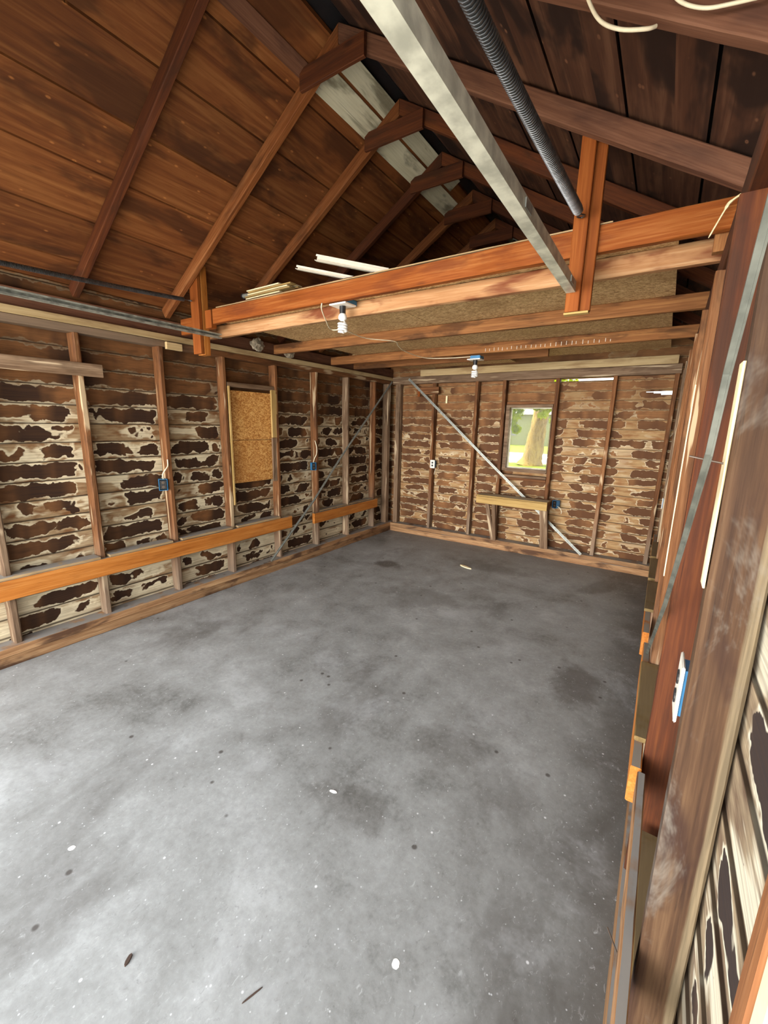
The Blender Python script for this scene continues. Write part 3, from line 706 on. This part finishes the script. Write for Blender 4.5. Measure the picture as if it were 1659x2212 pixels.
plank('window_sill_board', 'stud_grey', (-1.745, YB+.03, 1.005), (-1.17, YB+.03, 1.005), (0, 1, 0), .085, .03, 'rough grey sill board under the bright window', 'sill')
vplank('window_apron', 'stud', -1.75, -1.175, YB+.006, YB+.03, .955, .985, label='thin brown board just below the window sill', cat='board') 
vplank('window_head_board', 'stud', -1.745, -1.17, YB+.05, YB+.09, 1.905, 1.94, label='thin brown board above the bright window', cat='board')

t = NT('grass'); n = t.noise(t.obj(), 6, 5); t.fin(t.ramp(n, [(.3, (.08, .11, .004)), (.7, (.16, .20, .01))]), .9); M['grass'] = t.m
bm = bmesh.new(); box_bm(bm, -45, 20, 5.76, 60, -.2, -.1); structure('ground', bm, M['grass'])
M['paving'] = plain('pale_paving', (.62, .60, .56), .9)
bm = bmesh.new(); box_bm(bm, -45, 20, -14, 5.74, -.25, -.125); structure('driveway', bm, M['paving'])
bm = bmesh.new(); box_bm(bm, -40, 18, 20.9, 29, -.1, -.09); structure('path', bm, M['paving'])
M['neigh'] = plain('faded_green_grey_siding', (.24, .25, .11), .9)
M['roofing'] = plain('grey_shingle', (.22, .21, .2), .9)
b = empty('neighbour_house', (-11, 42, -.1), 'pale grey-green house seen through the window behind the tree', 'house')
bm = bmesh.new(); box_bm(bm, -22, 3, 42, 48, -.1, 2.9)
for k in range(20): box_bm(bm, -22, 3, 41.97, 42, k*.15-.1, k*.15-.08)
o = link('wall', bm, M['neigh'], b); o.matrix_parent_inverse = b.matrix_world.inverted()
bm = bmesh.new()
v = [bm.verts.new(p) for p in ((-22.6, 41.4, 2.8), (3.6, 41.4, 2.8), (3.6, 48.6, 2.8), (-22.6, 48.6, 2.8), (-22.6, 45, 4.6), (3.6, 45, 4.6))]
for f in ((0, 1, 5, 4), (2, 3, 4, 5), (0, 4, 3), (1, 2, 5), (3, 2, 1, 0)): bm.faces.new([v[i] for i in f])
o = link('roof', bm, M['roofing'], b); o.matrix_parent_inverse = b.matrix_world.inverted()
bm = bmesh.new(); box_bm(bm, -13.2, -12.3, 41.93, 41.99, .8, 2.2); o = link('window', bm, M['roofing'], b); o.matrix_parent_inverse = b.matrix_world.inverted()
# tree
t = NT('tree_bark'); s = t.sep(t.obj()); n = t.noise(t.comb(t.math('MULTIPLY', s[0], 9), t.math('MULTIPLY', s[1], 9), t.math('MULTIPLY', s[2], 1.5)), 1., 5, .7, 1.)
t.fin(t.ramp(n, [(.35, (.10, .06, .012)), (.65, (.34, .24, .06))]), .9, n, 1, .05); M['bark'] = t.m
t = NT('tree_leaves'); n = t.rnd(); nn = t.noise(t.obj(), 2.5, 3); c = t.ramp(nn, [(.3, (.15, .21, .002)), (.7, (.42, .50, .008))]); t.fin(c, .6)
tl = t.n('ShaderNodeBsdfTranslucent'); t.l(c, tl.inputs[0]); mx = t.n('ShaderNodeMixShader'); mx.inputs[0].default_value = .5
t.l(t.b.outputs[0], mx.inputs[1]); t.l(tl.outputs[0], mx.inputs[2]); t.l(mx.outputs[0], t.out.inputs[0]); M['leaf'] = t.m
tree = empty('yard_tree', (-5.0, 20, -.1), 'broad tree trunk with sunlit yellow-green leaves seen through the window', 'tree')
pts = [(-5.08, 20, -.12), (-5.0, 20, .4), (-4.88, 20, 1.5), (-4.75, 20, 2.8), (-4.65, 20.1, 4.3), (-4.65, 20.2, 6)]
sp = smoothpts(pts, 6); rr = [.50*(1-.35*min(1, i/14)) + (.16*max(0, 1-i/4)) for i in range(len(sp))]
bm = tube_bm(sp, rr, 20)
for q, rad in (([(-4.75, 20, 2.8), (-5, 18.5, 3.6), (-5.1, 16.5, 3.4), (-5.2, 15.3, 2.6)], .12), ([(-4.7, 20, 3.2), (-4.2, 18.2, 3.9), (-3.6, 15.5, 3.2)], .12)):
    tube_bm(smoothpts(q), rad, 8, bm)
for vt in bm.verts: vt.co += Vector((random.uniform(-1, 1), random.uniform(-1, 1), 0))*.03
o = link('trunk', bm, M['bark'], tree); o.matrix_parent_inverse = tree.matrix_world.inverted(); shade(o, 60)
bm = bmesh.new(); rnd = random.Random(3)
cl = [(-4.55, 15, 2.25, .38, .45), (-4.7, 15, 1.75, .28, .28), (-4.45, 15.2, 1.55, .16, .16), (-3.75, 15, 2.38, .28, .2), (-3.35, 15.1, 2.35, .2, .24), (-3.55, 15, 2.05, .16, .12), (-4.0, 15, 2.6, .8, .3), (-5.4, 15.3, 2.2, .5, .8), (-2.9, 15.3, 2.4, .4, .5), (-4.2, 15.5, 3.4, 1.6, .8), (-3.2, 15, 1.85, .1, .1)]
for cx, cy, cz, rx, rz in cl:
    for k in range(int(3200*rx*max(rz, .25))):
        while True:
            p = Vector((rnd.uniform(-1, 1), rnd.uniform(-1, 1), rnd.uniform(-1, 1)))
            if p.length < 1: break
        c = Vector((cx+p.x*rx, cy+p.y*rx, cz+p.z*rz)); s = rnd.uniform(.045, .095)
        a = Vector((rnd.gauss(0, 1), rnd.gauss(0, 1), rnd.gauss(0, 1))).normalized(); b_ = a.orthogonal().normalized()
        bm.faces.new([bm.verts.new(c + q) for q in (a*s, b_*s*.5, -a*s, -b_*s*.5)])
o = link('foliage', bm, M['leaf'], tree); o.matrix_parent_inverse = tree.matrix_world.inverted()

# ------------------------------------------------------------------ wall bench under the window
b = empty('wall_bench', (-1.5, 5.2, ZP), 'small wooden box shelf on legs under the bright window', 'bench')
def bp(name, mat, *a, **k):
    o = plank(name, mat, *a, parent=b, **k); return o
bp('top', 'yellow', (-1.935, 5.20, .755), (-1.06, 5.20, .752), (0, 1, 0), .20, .018)
bp('front_board', 'yellow', (-1.935, 5.11, .702), (-1.06, 5.11, .700), (0, 0, 1), .085, .022)
bp('side_board', 'stud', (-1.075, 5.125, .70), (-1.075, 5.30, .70), (0, 0, 1), .085, .022)
bp('side_board', 'yellow', (-1.925, 5.125, .70), (-1.925, 5.30, .70), (0, 0, 1), .085, .022)
bp('leg', 'stud_grey', (-1.86, 5.30, .655), (-1.765, 5.352, .135), (1, 0, 0), .05, .035)
bp('leg', 'stud_grey', (-1.735, 5.20, .655), (-1.742, 5.352, .135), (1, 0, 0), .045, .035)
bp('leg', 'stud_grey', (-1.115, 5.20, .655), (-1.10, 5.352, .135), (1, 0, 0), .09, .038)

# ------------------------------------------------------------------ electrics
def elbox(name, loc, rot, size, lb, plate=False, cords=True):
    """loc = centre of the box; faces local +X"""
    r = bpy.data.objects.new(name, None); COL.objects.link(r); r.location = loc; r.rotation_euler = rot; bpy.context.view_layer.update()
    tag(r, lb, 'electrical box')
    w, h, d = size
    bm = bmesh.new(); T = .003
    box_bm(bm, -d/2, d/2, -w/2, -w/2+T, -h/2, h/2); box_bm(bm, -d/2, d/2, w/2-T, w/2, -h/2, h/2)
    box_bm(bm, -d/2, d/2, -w/2+T, w/2-T, -h/2, -h/2+T); box_bm(bm, -d/2, d/2, -w/2+T, w/2-T, h/2-T, h/2); box_bm(bm, -d/2, -d/2+T, -w/2+T, w/2-T, -h/2+T, h/2-T)
    o = link('box', bm, M['blue'], r)
    bm = bmesh.new()
    if plate:
        box_bm(bm, d/2+.001, d/2+.006, -.036, .036, -.058, .058); bmesh.ops.bevel(bm, geom=bm.edges, offset=.002, segments=2, affect='EDGES')
        link('cover_plate', bm, M['white'], r)
        for z in (-.02, .02):
            bm = lathe_bm([(.0, .0), (.014, .0), (.014, .003), (0, .003)], 16)
            o = link('socket_face', bm, M['black'], r); o.rotation_euler = (0, math.pi/2, 0); o.location = (d/2+.0055, 0, z)
    else:
        box_bm(bm, -d/4, d/2-.004, -w/2+.006, w/2-.006, -h/2+.009, h/2-.009); bmesh.ops.bevel(bm, geom=bm.edges, offset=.002, segments=1, affect='EDGES')
        link('receptacle', bm, M['black'], r)
        for z in (-.019, .019):
            bm = lathe_bm([(.0, .0), (.012, .0), (.012, .002), (0, .002)], 14)
            o = link('socket_face', bm, M['iron'], r); o.rotation_euler = (0, math.pi/2, 0); o.location = (d/2-.004, 0, z)
    return r
def cable(name, pts, lb, r=.0035, mat='cable'): return tube(name, mat, pts, r, 8, label=lb, cat='cable')
# boxes are nailed to the stud sides
elbox('outlet_box', (XL-.035, 1.893, 1.09), (0, 0, -.45), (.065, .095, .07), 'blue electrical box with black socket on the left wall, nearer to the camera')
elbox('outlet_box', (XL-.025, 3.722, 1.115), (0, 0, -.5), (.055, .09, .06), 'blue electrical box on the left wall, nearer to the back corner')
elbox('outlet_box', (-2.742, YB+.02, 1.08), (0, 0, -math.pi/2), (.055, .095, .05), 'white two-hole outlet plate on a blue box on the back wall', True)
elbox('outlet_box', (-1.025, YB+.02, .70), (0, 0, -1.9), (.06, .095, .07), 'blue electrical box at the right end of the bench')
elbox('outlet_box', (.086, 5.04, .90), (0, 0, math.pi), (.055, .095, .05), 'small blue box with white plate edge on the far end of the right wall', True)
o = elbox('outlet_box', (.1125, .925, 1.14), (0, 0, math.pi), (.05, .095, .05), 'bright blue box with cream plate behind the nearest right stud', True)
cable('wall_cable', [(XL-.02, 1.89, 1.138), (XL-.01, 1.885, 1.18), (XL+.004, 1.905, 1.22), (XL+.006, 1.925, 1.25), (XL-.0, 1.93, 1.30)], 'cream cable above the nearer blue box on the left wall', .005)
cable('wall_cable', [(XL-.02, 3.72, 1.162), (XL-.01, 3.73, 1.21), (XL+.004, 3.75, 1.26), (XL+.005, 3.755, 1.34), (XL-.0, 3.73, 1.42)], 'cream cable above the farther blue box on the left wall', .005)
cable('wall_cable', [(-1.00, YB, .675), (-.965, YB-.02, .66), (-.945, YB-.02, .62), (-.95, YB, .59)], 'short cream cable curling out below the box by the bench', .005)
cable('wall_cable', [(-2.705, YB+.03, 1.02), (-2.70, YB, .99), (-2.71, YB, .95), (-2.72, YB+.02, .93)], 'short cream cable end under the back wall outlet', .004)
cable('rafter_cable', [(-.34, 1.385, 2.78), (-.31, 1.375, 2.70), (-.274, 1.365, 2.635), (-.225, 1.365, 2.598), (-.17, 1.375, 2.583), (-.15, 1.39, 2.59)], 'cream cable loop stapled to the nearest right rafter, left one', .0045)
cable('rafter_cable', [(-.14, 1.375, 2.66), (-.105, 1.37, 2.607), (-.055, 1.366, 2.57), (0, 1.366, 2.555), (.07, 1.37, 2.545)], 'cream cable draped along the nearest right rafter, right one', .004)

def lamp(x, y, z, s, lb, box_side):
    r = empty('socket_lamp', (x, y, z), lb, 'lamp')
    def ad(n_, bm, m, sm=True):
        o = link(n_, bm, M[m], r)
        if sm: shade(o, 45)
        return o
    bm = bmesh.new(); box_bm(bm, -.05*s, .05*s, -.05*s+.034, .05*s+.034, .004, .036); bmesh.ops.bevel(bm, geom=bm.edges, offset=.004, segments=2, affect='EDGES'); ad('junction_box', bm, 'blue')
    bm = bmesh.new(); box_bm(bm, -.065*s, .065*s, -.055*s, .055*s, -.006, .003); bmesh.ops.bevel(bm, geom=bm.edges, offset=.002, segments=2, affect='EDGES'); ad('mounting_plate', bm, 'white')
    ad('lamp_holder', lathe_bm([(.0, -.006), (.020*s, -.006), (.019*s, -.05*s), (0, -.05*s)], 20), 'black')
    ad('bulb_base', lathe_bm([(0, -.048*s), (.014*s, -.048*s), (.024*s, -.058*s), (.027*s, -.07*s), (.026*s, -.082*s), (.012*s, -.094*s), (0, -.095*s)], 24), 'bulb')
    pts = []; N = 90
    for i in range(N+1):
        a = i/N*2*math.pi*4; zz = -.100*s - .062*s*i/N; rr = .026*s
        if i > 80: rr *= 1-(i-80)/10*.8
        if i < 6: rr *= .4+.6*i/6
        pts.append((rr*math.cos(a), rr*math.sin(a), zz))
    ad('spiral_tube', tube_bm(pts, .0068*s, 8), 'bulb')
lamp(-1.795, 2.205, 2.352, 1.0, 'unlit spiral bulb in a socket under the loft front beam', 0)
lamp(-1.60, 3.955, 2.245, 1.0, 'unlit spiral bulb hanging from the far blue junction box', 0)
cable('ceiling_cable', [(-1.905, 2.135, 2.362), (-1.93, 2.16, 2.335), (-2.0, 2.28, 2.30), (-2.10, 2.45, 2.285), (-2.02, 2.50, 2.28), (-2.06, 2.82, 2.285), (-1.95, 3.06, 2.292), (-2.0, 3.2, 2.285), (-2.06, 3.42, 2.275), (-2.06, 3.80, 2.27), (-1.85, 3.93, 2.272), (-1.655, 3.96, 2.275)], 'thin cream cord drooping under the loft between the two bulbs', .0038)

# ------------------------------------------------------------------ clutter in the loft and on the plate
for dy, (a, c), lb in [(0, ((-2.27, 2.30, 2.672), (-1.70, 2.42, 2.52)), 'lower off-white vinyl strip leaning over the loft edge'), (1, ((-2.10, 2.31, 2.705), (-1.60, 2.43, 2.57)), 'slotted off-white vinyl channel lying on the other strip at the loft edge')]:
    m, L = frame_mat(a, c, (0, 0, 1))
    h = .026 if not dy else .04; bm = bmesh.new()
    box_bm(bm, -L/2, L/2, -h/2, h/2, -.0015, .0015); box_bm(bm, -L/2, L/2, -h/2, -h/2+.003, .0016, .028); box_bm(bm, -L/2, L/2, h/2-.003, h/2, .0016, .02); box_bm(bm, -L/2, L/2, h/2-.012, h/2-.003, .017, .02)
    if dy:
        for k in range(7): box_bm(bm, -L/2+.03+k*.07, -L/2+.065+k*.07, .006, .010, -.0025, -.0016, 1)
    tag(link('vinyl_strip', bm, [M['vinyl'], M['black']], None, m), lb, 'trim strip', 'vinyl strips on the loft')
for k in range(9):
    z = 2.540 + .0135*(k % 5); y = 2.305 + .068*(k//5)
    x0 = -2.80 + random.uniform(-.01, .05); x1 = -2.33 + random.uniform(-.12, .02)
    plank('wood_shingle', 'yellow' if k % 2 else 'sap_and_sun', (x0, y, z), (x1, y, z+.004), (0, 1, 0), .058, .008,
          ['topmost', 'second', 'third', 'fourth', 'fifth', 'sixth', 'seventh', 'eighth', 'lowest'][8-k] + ' split shingle in the pale stack on the loft edge', 'shingle', 'split shingles stacked on the loft', jit=.001)
vplank('loft_support_stick', 'red', -2.9, -1.6, 2.26, 2.34, 2.404, 2.528, label='rough dark stick behind the loft beam carrying the shingles', cat='board')
r = empty('metal_tube', (-2.82, 2.36, 2.60), 'short grey tube with black collar poking out left of the shingle stack', 'tube')
for n_, a, b_, rad, mm in (('tube', -2.93, -2.83, .017, 'metal'), ('collar', -2.842, -2.828, .021, 'black'), ('end_ring', -2.935, -2.925, .020, 'black')):
    o = link(n_, tube_bm([(a, 2.36, 2.59+(a+2.8)*-.05), (b_, 2.36, 2.59+(b_+2.8)*-.05)], rad, 16), M[mm], r); o.matrix_parent_inverse = r.matrix_world.inverted(); shade(o, 50)
def lump(name, mat, c, s, lb, cat, seed, rough=.35):
    bm = bmesh.new(); bmesh.ops.create_icosphere(bm, subdivisions=3, radius=1); rn = random.Random(seed)
    for v in bm.verts:
        k = 1 + rough*(rn.random()-.5) + .25*math.sin(v.co.x*5+seed)*math.cos(v.co.z*4)
        v.co = Vector((v.co.x*s[0], v.co.y*s[1], v.co.z*s[2]))*k + Vector(c)
    return tag(link(name, bm, M[mat]), lb, cat)
lump('nest_clump', 'lint', (-3.43, 2.90, 2.36), (.035, .07, .055), 'grey fluffy clump of nest material on the left top plate', 'nest', 2)
lump('plastic_scrap', 'lint', (-3.43, 3.32, 2.35), (.03, .07, .05), 'crumpled greyish plastic scrap on the left top plate, right of the nest clump', 'scrap', 5, .2)
lump('rag', 'brownbit', (-2.40, 2.62, 2.53), (.17, .08, .09), 'dark crumpled rag on the loft behind the shingles', 'rag', 8, .2)

# ------------------------------------------------------------------ little things on the floor and walls
def disc(name, mat, c, rx, ry, rot, lb, cat, seed, h=.003):
    bm = bmesh.new(); rn = random.Random(seed); n = 18
    top = []; bot = []
    for i in range(n):
        a = 2*math.pi*i/n; k = 1+rn.uniform(-.06, .06); x, y = rx*math.cos(a)*k, ry*math.sin(a)*k
        x, y = x*math.cos(rot)-y*math.sin(rot), x*math.sin(rot)+y*math.cos(rot)
        top.append(bm.verts.new((c[0]+x*.95, c[1]+y*.95, c[2]+h))); bot.append(bm.verts.new((c[0]+x, c[1]+y, c[2]+.0002)))
    bm.faces.new(top); bm.faces.new(list(reversed(bot)))
    for i in range(n): bm.faces.new((bot[i], bot[(i+1) % n], top[(i+1) % n], top[i]))
    return tag(link(name, bm, M[mat]), lb, cat)
disc('floor_sticker', 'paper', (-.481, .848, 0), .012, .014, .3, 'round white sticker on the floor, lower right of centre', 'sticker', 1, .0008)
disc('floor_sticker', 'paper', (-1.704, .442, 0), .013, .010, .8, 'round white sticker on the floor near the left edge of the photo', 'sticker', 2, .0008)
disc('dry_leaf', 'brownbit', (-1.164, .392, 0), .006, .016, .5, 'curled dark leaf on the floor at the lower left', 'leaf', 3, .006)
disc('wood_splinter', 'brownbit', (-.786, .552, 0), .0022, .032, -.35, 'thin dark splinter lying on the floor at the bottom centre', 'splinter', 4, .003)
disc('floor_scrap', 'paper', (-1.04, 1.21, 0), .018, .007, .2, 'small white scrap on the floor in the middle', 'scrap', 5, .002)
disc('wood_chip', 'sap_and_sun', (-1.76, 4.44, 0), .085, .022, -.35, 'pale wood chip on the far floor in front of the back wall', 'wood chip', 6, .01)
vplank('taped_note', 'sap_and_sun', -2.625, -2.60, YBS-.018, YBS-.012, 1.93, 2.03, label='tiny pale stick on the back wall left of the window', cat='stick', jit=.0003)
vplank('block', 'post', -3.02, -2.985, YB-.022, YB-.002, 2.02, 2.09, label='tiny orange block at the top of the back wall metal brace', cat='block')
vplank('nailed_board', 'stud', -3.05, -2.70, YB-.001, YB+.02, 2.05, 2.15, label='short dark board nailed near the top left of the back wall', cat='board')
def nail(a, b_, lb): tube('nail', 'iron', [a, ((a[0]+b_[0])/2, (a[1]+b_[1])/2, (a[2]+b_[2])/2), b_], .0016, 6, False, label=lb, cat='nail')
nail((.087, .86, 1.575), (XR(.84)-.042, .865, 1.585), 'bent nail sticking out of the nearest right stud at eye height')
nail((.078, .87, .47), (.035, .92, .50), 'bent nail low on the nearest right stud, pointing over the floor')
for k, (y, z, dz) in enumerate([(1.30, 2.43, .008), (1.35, 2.36, .0), (1.25, 2.30, -.01), (1.2, 2.40, .0)]):
    nail((.16, y, z+dz), (.085, y-.03, z), ['upper', 'middle', 'lower', 'hidden'][k] + ' long nail poking through at the top right roof edge')
